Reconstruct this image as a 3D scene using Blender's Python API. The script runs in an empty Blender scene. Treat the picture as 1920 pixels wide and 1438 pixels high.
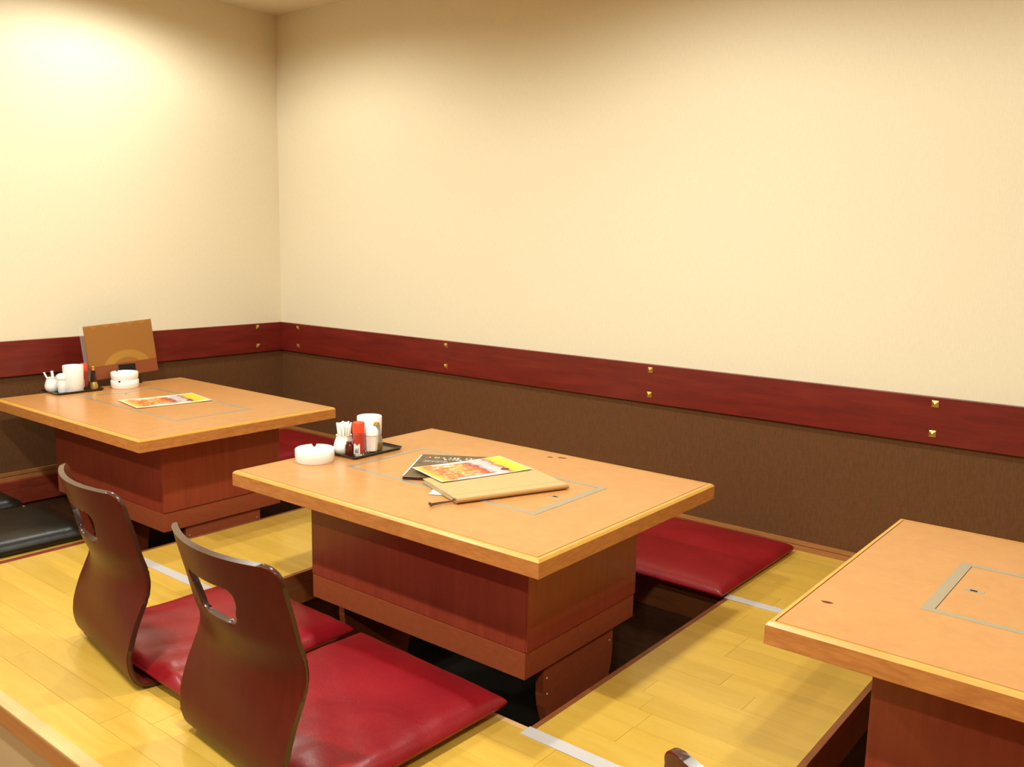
import bpy, bmesh, math, random
from mathutils import Vector, Matrix

# ------------------------------------------------------------------ camera, world, exposure
scene = bpy.context.scene
col = scene.collection
cam_d = bpy.data.cameras.new('camera')
cam_d.sensor_width = 36.0
cam_d.lens = 36.0 * 1691.007 / 1920.0
cam_d.shift_y = 6.0 / 1920.0
cam = bpy.data.objects.new('camera', cam_d)
col.objects.link(cam)
RX = Vector((0.78025356, 0.62516619, 0.01927721))
UP = Vector((-0.11564846, 0.11391145, 0.98673685))
FW = Vector((-0.61467862, 0.77213433, -0.16117932))
M4 = Matrix((RX, UP, -FW)).transposed().to_4x4()
M4.translation = Vector((3.62071511, -2.73270867, 0.95672153))
cam.matrix_world = M4
cam_d.clip_start = 0.02
scene.camera = cam

world = bpy.data.worlds.new('world')
scene.world = world
world.use_nodes = True
world.node_tree.nodes['Background'].inputs[0].default_value = (1.0, 0.85, 0.65, 1)
world.node_tree.nodes['Background'].inputs[1].default_value = 0.02

vs = scene.view_settings
vs.view_transform = 'Standard'
vs.look = 'None'
vs.gamma = 1.0
vs.use_curve_mapping = False
vs.exposure = 1.24

LAMP_COLOR = (0.98, 1.0, 0.91)
LAMPS = [  # x, y, watts : recessed ceiling downlights over the tables, over the platform edge, over the aisle
    (0.60, -0.94, 23), (2.36, -1.00, 25), (3.60, -1.00, 14),
    (0.85, -2.48, 36), (2.30, -2.48, 46), (3.75, -2.48, 28),
    (0.85, -3.60, 18), (2.30, -3.60, 20), (3.75, -3.60, 20),
]

# ------------------------------------------------------------------ helpers
random.seed(7)

def s2l(c):
    return tuple((x / 12.92 if x <= 0.04045 else ((x + 0.055) / 1.055) ** 2.4) for x in c)

def rgb(r, g, b):
    return s2l((r / 255.0, g / 255.0, b / 255.0)) + (1.0,)

class Mat:
    """small wrapper around a node material"""
    def __init__(self, name, color=(0.8, 0.8, 0.8, 1), rough=0.5, metal=0.0, coat=0.0, spec=0.5, trans=0.0, ior=1.45):
        self.m = bpy.data.materials.new(name)
        self.m.use_nodes = True
        self.nt = self.m.node_tree
        self.b = self.nt.nodes['Principled BSDF']
        i = self.b.inputs
        i['Base Color'].default_value = color
        i['Roughness'].default_value = rough
        i['Metallic'].default_value = metal
        i['Coat Weight'].default_value = coat
        i['Coat Roughness'].default_value = 0.12
        i['Specular IOR Level'].default_value = spec
        i['Transmission Weight'].default_value = trans
        i['IOR'].default_value = ior
    def n(self, t, **kw):
        nd = self.nt.nodes.new(t)
        for k, v in kw.items():
            setattr(nd, k, v)
        return nd
    def l(self, a, b):
        self.nt.links.new(a, b)
    def math(self, op, a, b=None, c=None):
        nd = self.n('ShaderNodeMath', operation=op)
        for k, v in enumerate((a, b, c)):
            if v is None: continue
            if isinstance(v, (int, float)): nd.inputs[k].default_value = v
            else: self.l(v, nd.inputs[k])
        return nd.outputs[0]
    def pos(self, scale=(1, 1, 1), rnd=0.0, space='world'):
        """texture vector: world position (or object coordinates), scaled, shifted per object"""
        if space == 'world':
            src = self.n('ShaderNodeNewGeometry').outputs['Position']
        else:
            src = self.n('ShaderNodeTexCoord').outputs['Object']
        if rnd:
            oi = self.n('ShaderNodeObjectInfo').outputs['Random']
            add = self.n('ShaderNodeVectorMath', operation='ADD')
            sc = self.n('ShaderNodeVectorMath', operation='SCALE')
            cmb = self.n('ShaderNodeCombineXYZ')
            self.l(oi, cmb.inputs[0]); self.l(oi, cmb.inputs[1]); self.l(oi, cmb.inputs[2])
            self.l(cmb.outputs[0], sc.inputs[0]); sc.inputs['Scale'].default_value = rnd
            self.l(src, add.inputs[0]); self.l(sc.outputs[0], add.inputs[1])
            src = add.outputs[0]
        mp = self.n('ShaderNodeMapping')
        mp.inputs['Scale'].default_value = scale
        self.l(src, mp.inputs['Vector'])
        return mp.outputs[0]
    def noise(self, vec, scale=5.0, detail=4.0, rough=0.55, dist=0.0):
        nd = self.n('ShaderNodeTexNoise')
        nd.inputs['Scale'].default_value = scale
        nd.inputs['Detail'].default_value = detail
        nd.inputs['Roughness'].default_value = rough
        nd.inputs['Distortion'].default_value = dist
        self.l(vec, nd.inputs['Vector'])
        return nd.outputs['Fac']
    def ramp(self, fac, stops, interp='LINEAR'):
        nd = self.n('ShaderNodeValToRGB')
        nd.color_ramp.interpolation = interp
        el = nd.color_ramp.elements
        while len(el) < len(stops): el.new(0.5)
        for e, (p, c) in zip(el, stops):
            e.position = p; e.color = c
        self.l(fac, nd.inputs[0])
        return nd.outputs[0]
    def mix(self, fac, a, b, mode='MIX'):
        nd = self.n('ShaderNodeMix', data_type='RGBA', blend_type=mode)
        for k, v in ((0, fac), (6, a), (7, b)):
            if isinstance(v, (int, float)): nd.inputs[k].default_value = v
            elif isinstance(v, tuple): nd.inputs[k].default_value = v
            else: self.l(v, nd.inputs[k])
        return nd.outputs[2]
    def color(self, sock): self.l(sock, self.b.inputs['Base Color'])
    def bump(self, h, strength=0.2, dist=0.002):
        nd = self.n('ShaderNodeBump')
        nd.inputs['Strength'].default_value = strength
        nd.inputs['Distance'].default_value = dist
        self.l(h, nd.inputs['Height'])
        self.l(nd.outputs[0], self.b.inputs['Normal'])
    def sep(self, vec):
        nd = self.n('ShaderNodeSeparateXYZ'); self.l(vec, nd.inputs[0]); return nd.outputs

def wood(name, dark, light, rough=0.4, coat=0.0, grain=(2.0, 30.0, 30.0), rnd=7.0, tone=0.0, spec=0.5):
    m = Mat(name, light, rough, coat=coat, spec=spec)
    v = m.pos(grain, rnd)
    f = m.noise(v, 1.6, 5, 0.6, 0.6)
    c = m.ramp(f, [(0.28, dark), (0.72, light)])
    if tone:
        oi = m.n('ShaderNodeObjectInfo').outputs['Random']
        k = m.math('MULTIPLY_ADD', oi, tone, 1.0 - tone * 0.5)
        hv = m.n('ShaderNodeHueSaturation'); m.l(c, hv.inputs['Color']); m.l(k, hv.inputs['Value'])
        c = hv.outputs[0]
    m.color(c)
    m.bump(f, 0.05, 0.001)
    return m.m

MT = {}
def build_materials():
    # wallpaper, upper: cream with a fine vertical weave
    for key, ca, cb, k in (('wallpaper', rgb(226, 213, 184), rgb(231, 219, 191), 0.04),
                           ('wainscot', rgb(92, 59, 31), rgb(105, 67, 37), 0.12)):
        m = Mat(key, ca, 0.75, spec=0.25)
        v = m.pos((420, 420, 40))
        f = m.noise(v, 1.0, 2, 0.5)
        v2 = m.pos((90, 90, 160))
        f2 = m.noise(v2, 1.0, 2, 0.5)
        ff = m.math('ADD', m.math('MULTIPLY', f, 0.7), m.math('MULTIPLY', f2, 0.3))
        m.color(m.ramp(ff, [(0.35, ca), (0.65, cb)]))
        m.bump(ff, k, 0.0015)
        MT[key] = m.m
    MT['ceiling'] = Mat('ceiling_paint', rgb(226, 216, 192), 0.8).m
    MT['trim'] = wood('red_mahogany', rgb(92, 20, 14), rgb(122, 34, 22), 0.38, 0.15, (3.0, 3.0, 26.0), 0.0)
    MT['base'] = wood('baseboard_wood', rgb(150, 96, 50), rgb(176, 118, 66), 0.45, 0.0, (4, 4, 60), 0.0)
    MT['plank'] = wood('maple_plank', rgb(202, 160, 62), rgb(212, 174, 78), 0.30, 0.2, (3.0, 26.0, 26.0), 9.0, 0.11)
    MT['nosing'] = wood('pale_edge_wood', rgb(216, 170, 110), rgb(232, 192, 136), 0.4, 0.1, (3, 40, 40), 3.0)
    MT['edge_brown'] = wood('brown_edge_wood', rgb(122, 68, 32), rgb(150, 88, 44), 0.5, 0.0, (8, 8, 40), 3.0)
    MT['edge_red'] = wood('red_edge_wood', rgb(118, 44, 26), rgb(140, 56, 34), 0.45, 0.0, (8, 8, 40), 3.0)
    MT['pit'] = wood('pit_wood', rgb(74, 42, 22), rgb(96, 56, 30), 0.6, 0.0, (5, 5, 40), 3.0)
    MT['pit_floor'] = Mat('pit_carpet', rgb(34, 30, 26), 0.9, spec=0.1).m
    MT['panelling'] = wood('dark_panelling', rgb(60, 36, 22), rgb(84, 52, 32), 0.6, 0.0, (20, 20, 2), 0.0)
    MT['fascia'] = wood('orange_fascia_wood', rgb(176, 112, 52), rgb(196, 132, 66), 0.45, 0.0, (3, 40, 40), 3.0)
    MT['riser'] = Mat('beige_riser', rgb(205, 175, 130), 0.6).m
    MT['aisle'] = Mat('aisle_floor', rgb(150, 118, 80), 0.5).m
    # table laminate: orange tan with faint mottling
    m = Mat('table_laminate', rgb(222, 160, 98), 0.30, coat=0.12)
    v = m.pos((1, 1, 1), 5.0)
    f = m.noise(v, 26, 6, 0.65)
    f2 = m.noise(v, 5, 3, 0.5)
    c = m.ramp(f, [(0.3, rgb(190, 132, 74)), (0.7, rgb(200, 144, 84))])
    m.color(m.mix(m.ramp(f2, [(0.4, (0, 0, 0, 1)), (0.7, (0.35, 0.35, 0.35, 1))]), c, rgb(205, 144, 87)))
    MT['laminate'] = m.m
    m = Mat('table_edge_wood', rgb(190, 126, 62), 0.45)
    v = m.pos((14, 14, 60), 4.0)
    f = m.noise(v, 2.0, 5, 0.6)
    m.color(m.ramp(f, [(0.3, rgb(176, 108, 52)), (0.7, rgb(202, 134, 68))]))
    MT['edge_side'] = m.m
    MT['edge_top'] = wood('table_edge_bevel', rgb(204, 150, 64), rgb(218, 166, 80), 0.35, 0.1, (10, 10, 40), 3.0)
    m = Mat('base_laminate', rgb(134, 58, 34), 0.36, coat=0.1)
    v = m.pos((46, 46, 3.0), 3.0)
    f = m.noise(v, 1.5, 5, 0.6)
    m.color(m.ramp(f, [(0.3, rgb(140, 53, 34)), (0.7, rgb(156, 64, 42))]))
    MT['basewood'] = m.m
    MT['plinth'] = wood('plinth_laminate', rgb(152, 72, 40), rgb(166, 82, 48), 0.42, 0.0, (30, 30, 60), 3.0)
    MT['groove'] = Mat('dark_groove', rgb(30, 18, 10), 0.8).m
    MT['steel'] = Mat('brushed_steel', rgb(192, 184, 164), 0.32, 0.65).m
    MT['alu'] = Mat('satin_aluminium', rgb(208, 203, 202), 0.25, 0.1).m
    MT['gold'] = Mat('antique_brass', rgb(206, 166, 92), 0.32, 0.9).m
    MT['burn'] = Mat('burn_mark', rgb(92, 34, 16), 0.6).m
    MT['black'] = Mat('black_plastic', rgb(20, 18, 17), 0.35).m
    m = Mat('black_lacquer', rgb(26, 20, 16), 0.22, coat=0.4)
    v = m.pos((1, 1, 1)); f = m.noise(v, 420, 2, 0.5); m.bump(f, 0.25, 0.0008)
    m.color(m.ramp(f, [(0.4, rgb(20, 15, 12)), (0.75, rgb(60, 48, 34))]))
    MT['lacquer'] = m.m
    MT['ceramic'] = Mat('white_ceramic', rgb(248, 247, 242), 0.22, coat=0.2).m
    MT['paper'] = Mat('white_paper', rgb(240, 234, 222), 0.6).m
    # leatherette
    for key, a, b in (('red_vinyl', rgb(128, 13, 24), rgb(150, 24, 32)), ('black_vinyl', rgb(18, 16, 11), rgb(28, 24, 15))):
        m = Mat(key, a, 0.36, spec=0.45)
        v = m.pos((1, 1, 1), 3.0)
        f = m.noise(v, 5, 4, 0.6, 0.4)
        m.color(m.ramp(f, [(0.35, a), (0.75, b)]))
        g = m.noise(v, 260, 2, 0.5)
        h = m.math('ADD', m.math('MULTIPLY', g, 0.15), m.math('MULTIPLY', m.noise(v, 14, 3, 0.5, 0.8), 1.0))
        m.bump(h, 0.22, 0.006)
        MT[key] = m.m
    # bent-ply chair back: dark brown stain
    m = Mat('dark_ply', rgb(62, 28, 17), 0.36, coat=0.0, spec=0.16)
    v = m.pos((60, 60, 3), 4.0)
    f = m.noise(v, 1.0, 4, 0.6)
    m.color(m.ramp(f, [(0.3, rgb(84, 26, 15)), (0.7, rgb(92, 31, 18))]))
    MT['ply'] = m.m
    MT['ply_edge'] = Mat('ply_cut_edge', rgb(62, 34, 22), 0.3, coat=0.35).m
    # glass and condiments
    MT['glass'] = Mat('clear_glass', (0.95, 0.97, 0.95, 1), 0.03, trans=1.0, ior=1.45).m
    MT['brown_glass'] = Mat('brown_glass', rgb(84, 22, 16), 0.08, coat=0.4).m
    MT['amber'] = Mat('amber_oil', rgb(170, 130, 40), 0.05, coat=0.4).m
    MT['soy'] = Mat('dark_sauce', rgb(36, 18, 10), 0.08, coat=0.4).m
    MT['salt'] = Mat('white_salt', rgb(240, 230, 224), 0.5, coat=0.5).m
    MT['chili'] = Mat('chili_powder', rgb(176, 44, 24), 0.5, coat=0.5).m
    MT['red_cap'] = Mat('red_plastic', rgb(232, 74, 36), 0.4).m
    MT['cord'] = Mat('brown_cord', rgb(92, 48, 30), 0.7).m
    MT['kraft'] = Mat('tan_binder_cloth', rgb(188, 164, 114), 0.7).m
    MT['kraft2'] = Mat('tan_binder_spine', rgb(176, 130, 76), 0.6).m
    MT['pages'] = Mat('binder_pages', rgb(206, 186, 168), 0.7).m
    MT['film'] = Mat('clear_film', (0.97, 0.96, 0.93, 1), 0.08, trans=0.9, ior=1.12).m
    # dark menu page
    m = Mat('dark_menu_print', rgb(92, 74, 52), 0.45)
    v = m.pos((1, 1, 1), 0, 'object')
    f = m.noise(v, 30, 4, 0.6)
    m.color(m.ramp(f, [(0.3, rgb(84, 68, 48)), (0.7, rgb(112, 94, 66))]))
    MT['dark_print'] = m.m
    MT['page_shade'] = Mat('under_page_shade', rgb(64, 22, 16), 0.6).m  # dark tone that paints the shade below the dark menu page
    # food photograph print: local y runs along the sheet (-0.135..0.135), x across (-0.08..0.08)
    m = Mat('food_photo_print', rgb(230, 170, 60), 0.28)
    v = m.pos((1, 1, 1), 0, 'object')
    xyz = m.sep(v)
    n1 = m.noise(v, 26, 3, 0.55, 0.6)
    n2 = m.noise(v, 55, 3, 0.6, 1.0)
    u = m.math('ADD', m.math('MULTIPLY_ADD', xyz[1], 3.7, 0.5), m.math('MULTIPLY', m.math('SUBTRACT', n1, 0.5), 0.22))
    basec = m.ramp(u, [(0.0, rgb(240, 200, 60)), (0.05, rgb(240, 180, 70)), (0.13, rgb(226, 110, 28)),
                       (0.42, rgb(238, 160, 70)), (0.50, rgb(216, 96, 30)), (0.58, rgb(150, 70, 60)),
                       (0.64, rgb(206, 196, 200)), (0.74, rgb(200, 180, 184)), (0.77, rgb(150, 84, 76)), (0.82, rgb(240, 196, 30)), (1.0, rgb(246, 212, 60))])
    w = m.ramp(n2, [(0.52, (0, 0, 0, 1)), (0.60, (1, 1, 1, 1))])
    inpl = m.ramp(u, [(0.08, (0, 0, 0, 1)), (0.16, (1, 1, 1, 1)), (0.48, (1, 1, 1, 1)), (0.56, (0, 0, 0, 1))])
    c = m.mix(m.math('MULTIPLY', m.math('MULTIPLY', w, inpl), 0.75), basec, rgb(250, 226, 200))
    o = m.ramp(m.noise(v, 40, 3, 0.6, 0.5), [(0.5, (0, 0, 0, 1)), (0.58, (1, 1, 1, 1))])
    c = m.mix(m.math('MULTIPLY', m.math('MULTIPLY', o, inpl), 0.85), c, rgb(226, 84, 22))
    # dark round sauce dish
    dx = m.math('SUBTRACT', xyz[0], 0.045); dy = m.math('SUBTRACT', xyz[1], 0.072)
    dd = m.math('ADD', m.math('MULTIPLY', dx, dx), m.math('MULTIPLY', dy, dy))
    c = m.mix(m.math('LESS_THAN', dd, 0.00014), c, rgb(90, 20, 12))
    # white caption bars along both long edges, and the white sheet margin
    ax = m.math('ABSOLUTE', xyz[0]); ay = m.math('ABSOLUTE', m.math('ADD', xyz[1], 0.02))
    bar = m.math('MULTIPLY', m.math('GREATER_THAN', ax, 0.064), m.math('LESS_THAN', ay, 0.062))
    c = m.mix(bar, c, rgb(250, 238, 226))
    mar = m.math('MAXIMUM', m.math('GREATER_THAN', ax, 0.0765), m.math('GREATER_THAN', m.math('ABSOLUTE', xyz[1]), 0.129))
    c = m.mix(mar, c, rgb(244, 224, 190))
    m.color(c)
    MT['food_print'] = m.m
    # standing menu board: tan sheet with a pale rainbow arc above a red-brown band; local y across, z up
    m = Mat('arc_menu_print', rgb(176, 114, 50), 0.35)
    v = m.pos((1, 1, 1), 0, 'object')
    xyz = m.sep(v)
    yy = m.math('SUBTRACT', xyz[1], 0.015)
    zz = m.math('SUBTRACT', xyz[2], 0.022)
    rr = m.math('SQRT', m.math('ADD', m.math('MULTIPLY', yy, yy), m.math('MULTIPLY', m.math('MULTIPLY', zz, zz), 1.7)))
    ring = m.math('MULTIPLY', m.math('LESS_THAN', rr, 0.104), m.math('GREATER_THAN', rr, 0.066))
    low = m.math('GREATER_THAN', xyz[2], 0.052)
    c = m.mix(m.math('MULTIPLY', ring, low), rgb(150, 98, 42), rgb(166, 120, 48))
    sc = m.math('SINE', m.math('MULTIPLY', xyz[1], 62.0))
    top = m.math('GREATER_THAN', xyz[2], m.math('MULTIPLY_ADD', m.math('ABSOLUTE', sc), 0.012, 0.198))
    c = m.mix(top, c, rgb(164, 112, 46))
    c = m.mix(m.math('LESS_THAN', xyz[2], 0.052), c, rgb(134, 70, 38))
    m.color(c)
    MT['arc_print'] = m.m
    # lamp
    m = Mat('lamp_glow', (1, 1, 1, 1), 0.5)
    m.b.inputs['Emission Color'].default_value = LAMP_COLOR + (1,)
    m.b.inputs['Emission Strength'].default_value = 12.0
    MT['glow'] = m.m
    MT['lamp_trim'] = Mat('lamp_trim', rgb(230, 224, 210), 0.4).m
build_materials()

def new_obj(name, bm, mat=None, parent=None, smooth=False, loc=(0, 0, 0), rotz=0.0):
    me = bpy.data.meshes.new(name)
    bmesh.ops.recalc_face_normals(bm, faces=bm.faces[:])
    bm.to_mesh(me); bm.free()
    if mat is not None:
        for k in (mat if isinstance(mat, (list, tuple)) else [mat]):
            me.materials.append(MT[k])
    if smooth:
        for p in me.polygons: p.use_smooth = True
    o = bpy.data.objects.new(name, me)
    col.objects.link(o)
    o.location = loc
    o.rotation_euler = (0, 0, rotz)
    if parent is not None: o.parent = parent
    return o

def tag(o, label, cat, group=None):
    o['label'] = label; o['category'] = cat
    if group: o['group'] = group
    return o

def thing(name, label, cat, loc=(0, 0, 0), rotz=0.0, group=None):
    o = bpy.data.objects.new(name, None)
    col.objects.link(o)
    o.empty_display_size = 0.05
    o.location = loc; o.rotation_euler = (0, 0, rotz)
    return tag(o, label, cat, group)

def struct(o):
    o['kind'] = 'structure'
    return o

def add_box(bm, x0, x1, y0, y1, z0, z1, bevel=0.0):
    vs_ = [bm.verts.new(p) for p in ((x0, y0, z0), (x1, y0, z0), (x1, y1, z0), (x0, y1, z0),
                                     (x0, y0, z1), (x1, y0, z1), (x1, y1, z1), (x0, y1, z1))]
    fs = [bm.faces.new([vs_[i] for i in q]) for q in ((0, 3, 2, 1), (4, 5, 6, 7), (0, 1, 5, 4), (1, 2, 6, 5), (2, 3, 7, 6), (3, 0, 4, 7))]
    if bevel:
        ed = list({e for f in fs for e in f.edges})
        bmesh.ops.bevel(bm, geom=ed, offset=bevel, segments=2, affect='EDGES', profile=0.6)
    return vs_

def box(name, x0, x1, y0, y1, z0, z1, mat, parent=None, bevel=0.0):
    bm = bmesh.new(); add_box(bm, x0, x1, y0, y1, z0, z1, bevel)
    return new_obj(name, bm, mat, parent)

def add_lathe(bm, prof, n=32, cx=0, cy=0, z=0, cap=True):
    rings = []
    for r, h in prof:
        if r <= 1e-6:
            rings.append([bm.verts.new((cx, cy, z + h))])
        else:
            rings.append([bm.verts.new((cx + r * math.cos(2 * math.pi * i / n), cy + r * math.sin(2 * math.pi * i / n), z + h)) for i in range(n)])
    for a, b in zip(rings, rings[1:]):
        for i in range(n):
            j = (i + 1) % n
            if len(a) == 1 and len(b) == 1: continue
            if len(a) == 1: bm.faces.new((a[0], b[i], b[j]))
            elif len(b) == 1: bm.faces.new((a[i], a[j], b[0]))
            else: bm.faces.new((a[i], a[j], b[j], b[i]))
    if cap:
        if len(rings[0]) > 1: bm.faces.new(rings[0][::-1])
        if len(rings[-1]) > 1: bm.faces.new(rings[-1])

def lathe(name, prof, mat, parent=None, n=32, cx=0, cy=0, z=0, cap=True, smooth=True):
    bm = bmesh.new(); add_lathe(bm, prof, n, cx, cy, z, cap)
    o = new_obj(name, bm, mat, parent, smooth)
    if smooth: sharp(o)
    return o

def sharp(o, ang=38):
    me = o.data
    bm = bmesh.new(); bm.from_mesh(me)
    for e in bm.edges:
        if len(e.link_faces) == 2 and e.calc_face_angle(0) > math.radians(ang): e.smooth = False
    bm.to_mesh(me); bm.free()

def add_tube(bm, pts, r, n=8):
    pts = [Vector(p) for p in pts]
    rings = []
    for i, p in enumerate(pts):
        d = (pts[min(i + 1, len(pts) - 1)] - pts[max(i - 1, 0)]).normalized()
        a = d.orthogonal().normalized(); b = d.cross(a)
        rings.append([bm.verts.new(p + r * (a * math.cos(2 * math.pi * k / n) + b * math.sin(2 * math.pi * k / n))) for k in range(n)])
    # align rings to limit twist
    for a, b in zip(rings, rings[1:]):
        off = min(range(n), key=lambda s: sum((a[k].co - b[(k + s) % n].co).length for k in range(n)))
        for k in range(n):
            bm.faces.new((a[k], a[(k + 1) % n], b[(k + 1 + off) % n], b[(k + off) % n]))
    bm.faces.new(rings[0]); bm.faces.new(rings[-1])

def add_prism(bm, pts2, z0, z1):
    lo = [bm.verts.new((x, y, z0)) for x, y in pts2]
    hi = [bm.verts.new((x, y, z1)) for x, y in pts2]
    n = len(pts2)
    bm.faces.new(lo[::-1]); bm.faces.new(hi)
    for i in range(n):
        j = (i + 1) % n
        bm.faces.new((lo[i], lo[j], hi[j], hi[i]))

# ------------------------------------------------------------------ the room
XR, YF, ZC = 5.2, -4.9, 1.957
PE = -2.012                   # inner edge of the platform nosing
Y0, Y1 = -1.404, -0.515       # table pits, near and far edge
PITS = [(0.034, 1.111), (1.617, 2.624), (3.098, 4.100)]
ZT, ZB = 0.539, 0.404         # red board on the walls

def wall(name, x0, x1, y0, y1, facemat='wallpaper'):
    o = box(name, x0, x1, y0, y1, -0.45, ZC + 0.1, facemat)
    return struct(o)
wall('wall_back', -0.12, XR + 0.1, 0.0, 0.1)
wall('wall_left', -0.12, 0.0, YF, 0.0)
wall('wall_right', XR, XR + 0.1, YF, 0.0)
wall('wall_front', -0.12, XR + 0.1, YF - 0.1, YF, 'panelling')
struct(box('ceiling', -0.12, XR + 0.1, YF - 0.1, 0.1, ZC, ZC + 0.06, 'ceiling'))

# brown textured dado below the red board
struct(box('trim_1', 0.002, XR, -0.003, 0.0, -0.02, ZB + 0.02, 'wainscot'))
struct(box('trim_2', 0.0, 0.003, -2.9, 0.0, -0.02, ZB + 0.02, 'wainscot'))
# red board on both walls with pyramid studs
board_a = struct(box('trim_3', 0.0, XR, -0.017, -0.0005, ZB, ZT, 'trim', None, 0.0015))
board_b = struct(box('trim_4', 0.0005, 0.017, -2.9, -0.017, ZB, ZT, 'trim', None, 0.0015))
def stud_mesh():
    bm = bmesh.new()
    s, h = 0.0095, 0.008
    v = [bm.verts.new(p) for p in ((-s, 0, -s), (s, 0, -s), (s, 0, s), (-s, 0, s), (-s, -0.002, -s), (s, -0.002, -s), (s, -0.002, s), (-s, -0.002, s), (0, -h, 0))]
    for q in ((0, 1, 2, 3), (0, 4, 5, 1), (1, 5, 6, 2), (2, 6, 7, 3), (3, 7, 4, 0), (4, 8, 5), (5, 8, 6), (6, 8, 7), (7, 8, 4)):
        bm.faces.new([v[i] for i in q])
    bmesh.ops.recalc_face_normals(bm, faces=bm.faces[:])
    me = bpy.data.meshes.new('stud'); bm.to_mesh(me); bm.free()
    me.materials.append(MT['gold'])
    return me
SM = stud_mesh()
for x in (0.147, 1.108, 2.070, 2.992, 3.95):
    for z in (0.520, 0.434):
        o = bpy.data.objects.new('stud', SM); col.objects.link(o)
        o.location = (x, -0.017, z); o.parent = board_a
for y in (-0.152,):
    for z in (0.523, 0.434):
        o = bpy.data.objects.new('stud', SM); col.objects.link(o)
        o.location = (0.017, y, z); o.rotation_euler = (0, 0, math.pi / 2); o.parent = board_b

# stepped baseboards
def baseboard(name, along_x, a, b):
    bm = bmesh.new()
    for (t, z0, z1) in ((0.012, 0.0, 0.017), (0.009, 0.017, 0.019), (0.013, 0.019, 0.031)):
        if along_x: add_box(bm, a, b, -t, -0.003, z0, z1)
        else: add_box(bm, 0.003, t, a, b, z0, z1)
    return struct(new_obj(name, bm, 'base'))
baseboard('baseboard_back', True, 0.003, XR)
baseboard('baseboard_left', False, PE, -0.013)

# raised floor: sub floor with openings for the table pits
bm = bmesh.new()
xs = [0.0]
for a, b in PITS: xs += [a, b]
xs.append(XR)
TH = 0.012
IN = 0.016
add_box(bm, 0.0, XR, PE, Y0 - IN, -0.05, -TH - 0.0005)
add_box(bm, 0.0, XR, Y1 + IN, 0.0, -0.05, -TH - 0.0005)
for i in range(0, len(xs), 2):
    if xs[i + 1] - xs[i] > 0.1:
        add_box(bm, xs[i] + (IN if i else 0), xs[i + 1] - (IN if i < len(xs) - 2 else 0), Y0 - IN + 0.001, Y1 + IN - 0.001, -0.05, -TH - 0.0005)
floor = struct(new_obj('floor', bm, 'pit'))

MESH_CACHE = {}
def cached_box(name, lx, ly, lz, mat, bevel=0.0):
    key = (name, round(lx, 4), round(ly, 4), round(lz, 4), mat)
    if key not in MESH_CACHE:
        b = bmesh.new(); add_box(b, 0, lx, 0, ly, -lz, 0, bevel)
        bmesh.ops.recalc_face_normals(b, faces=b.faces[:])
        me = bpy.data.meshes.new(name); b.to_mesh(me); b.free()
        me.materials.append(MT[mat]); MESH_CACHE[key] = me
    return MESH_CACHE[key]
def piece(name, x0, x1, y0, y1, z1, lz, mat, parent, bevel=0.0):
    o = bpy.data.objects.new(name, cached_box(name, x1 - x0, y1 - y0, lz, mat, bevel))
    col.objects.link(o); o.location = (x0, y0, z1); o.parent = parent
    return o

GAP = 0.0005
ET = 0.013     # edge trim around the pits
def plank_rows(x0, x1, y0, y1, nrows, seed, joints=None, lmin=0.42, lmax=0.80):
    rnd = random.Random(seed)
    w = (y1 - y0) / nrows
    for r in range(nrows):
        x = x0
        first = True
        while x < x1 - 1e-4:
            L = rnd.choice((0.42, 0.50, 0.58, 0.66, 0.74)) if x1 - x0 > 0.9 else rnd.choice((0.24, 0.33, 0.42))
            if first: L *= rnd.choice((0.35, 0.6, 0.85, 1.0))
            first = False
            if joints and x < joints < x + L + 0.12: L = joints - x
            if x + L > x1 - 0.12: L = x1 - x
            piece('plank', x + GAP / 2, x + L - GAP / 2, y0 + r * w + GAP / 2, y0 + (r + 1) * w - GAP / 2,
                  rnd.uniform(-0.0002, 0.0), TH, 'plank', floor, 0.0003)
            x += L
STRIP = 0.030
plank_rows(0.918, XR, PE, Y0 - ET, 9, 3, joints=1.551)
plank_rows(0.0, 0.892, PE, Y0 - ET, 9, 9)
plank_rows(0.0, XR, Y1 + ET, -0.012, 7, 4)
for i in range(0, len(xs), 2):
    a = xs[i] + (ET if i else 0); b = xs[i + 1] - (ET if i < len(xs) - 2 else 0)
    if b - a > 0.15:
        plank_rows(a, b, Y0, Y1, 13, 20 + i)
# trims round the pits and seam strips across the gangways
for (a, b) in PITS:
    piece('edge_strip', a - ET, b + ET, Y0 - ET, Y0, 0.0, 0.03, 'nosing', floor, 0.001)
    piece('edge_strip', a - ET, b + ET, Y1, Y1 + ET, 0.0, 0.03, 'edge_brown', floor, 0.001)
    piece('edge_strip', a - ET if a > 0.1 else 0.004, a, Y0, Y1, 0.0, 0.0298, 'edge_brown' if a > 0.1 else 'edge_red', floor, 0.001)
    piece('edge_strip', b, b + ET, Y0, Y1, 0.0, 0.03, 'edge_brown', floor, 0.001)
piece('edge_strip', 0.892, 0.918, PE, Y0 - ET, 0.0, 0.02, 'edge_red', floor, 0.001)
for i in range(2, len(xs), 2):
    a, b = xs[i], xs[i + 1]
    piece('seam_strip', a, b, Y0 - STRIP, Y0 + 0.002, 0.0022, 0.0022, 'alu', floor, 0.0008)
    piece('seam_strip', a, b, Y1 - 0.018, Y1 + 0.014, 0.0022, 0.0022, 'alu', floor, 0.0008)
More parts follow.
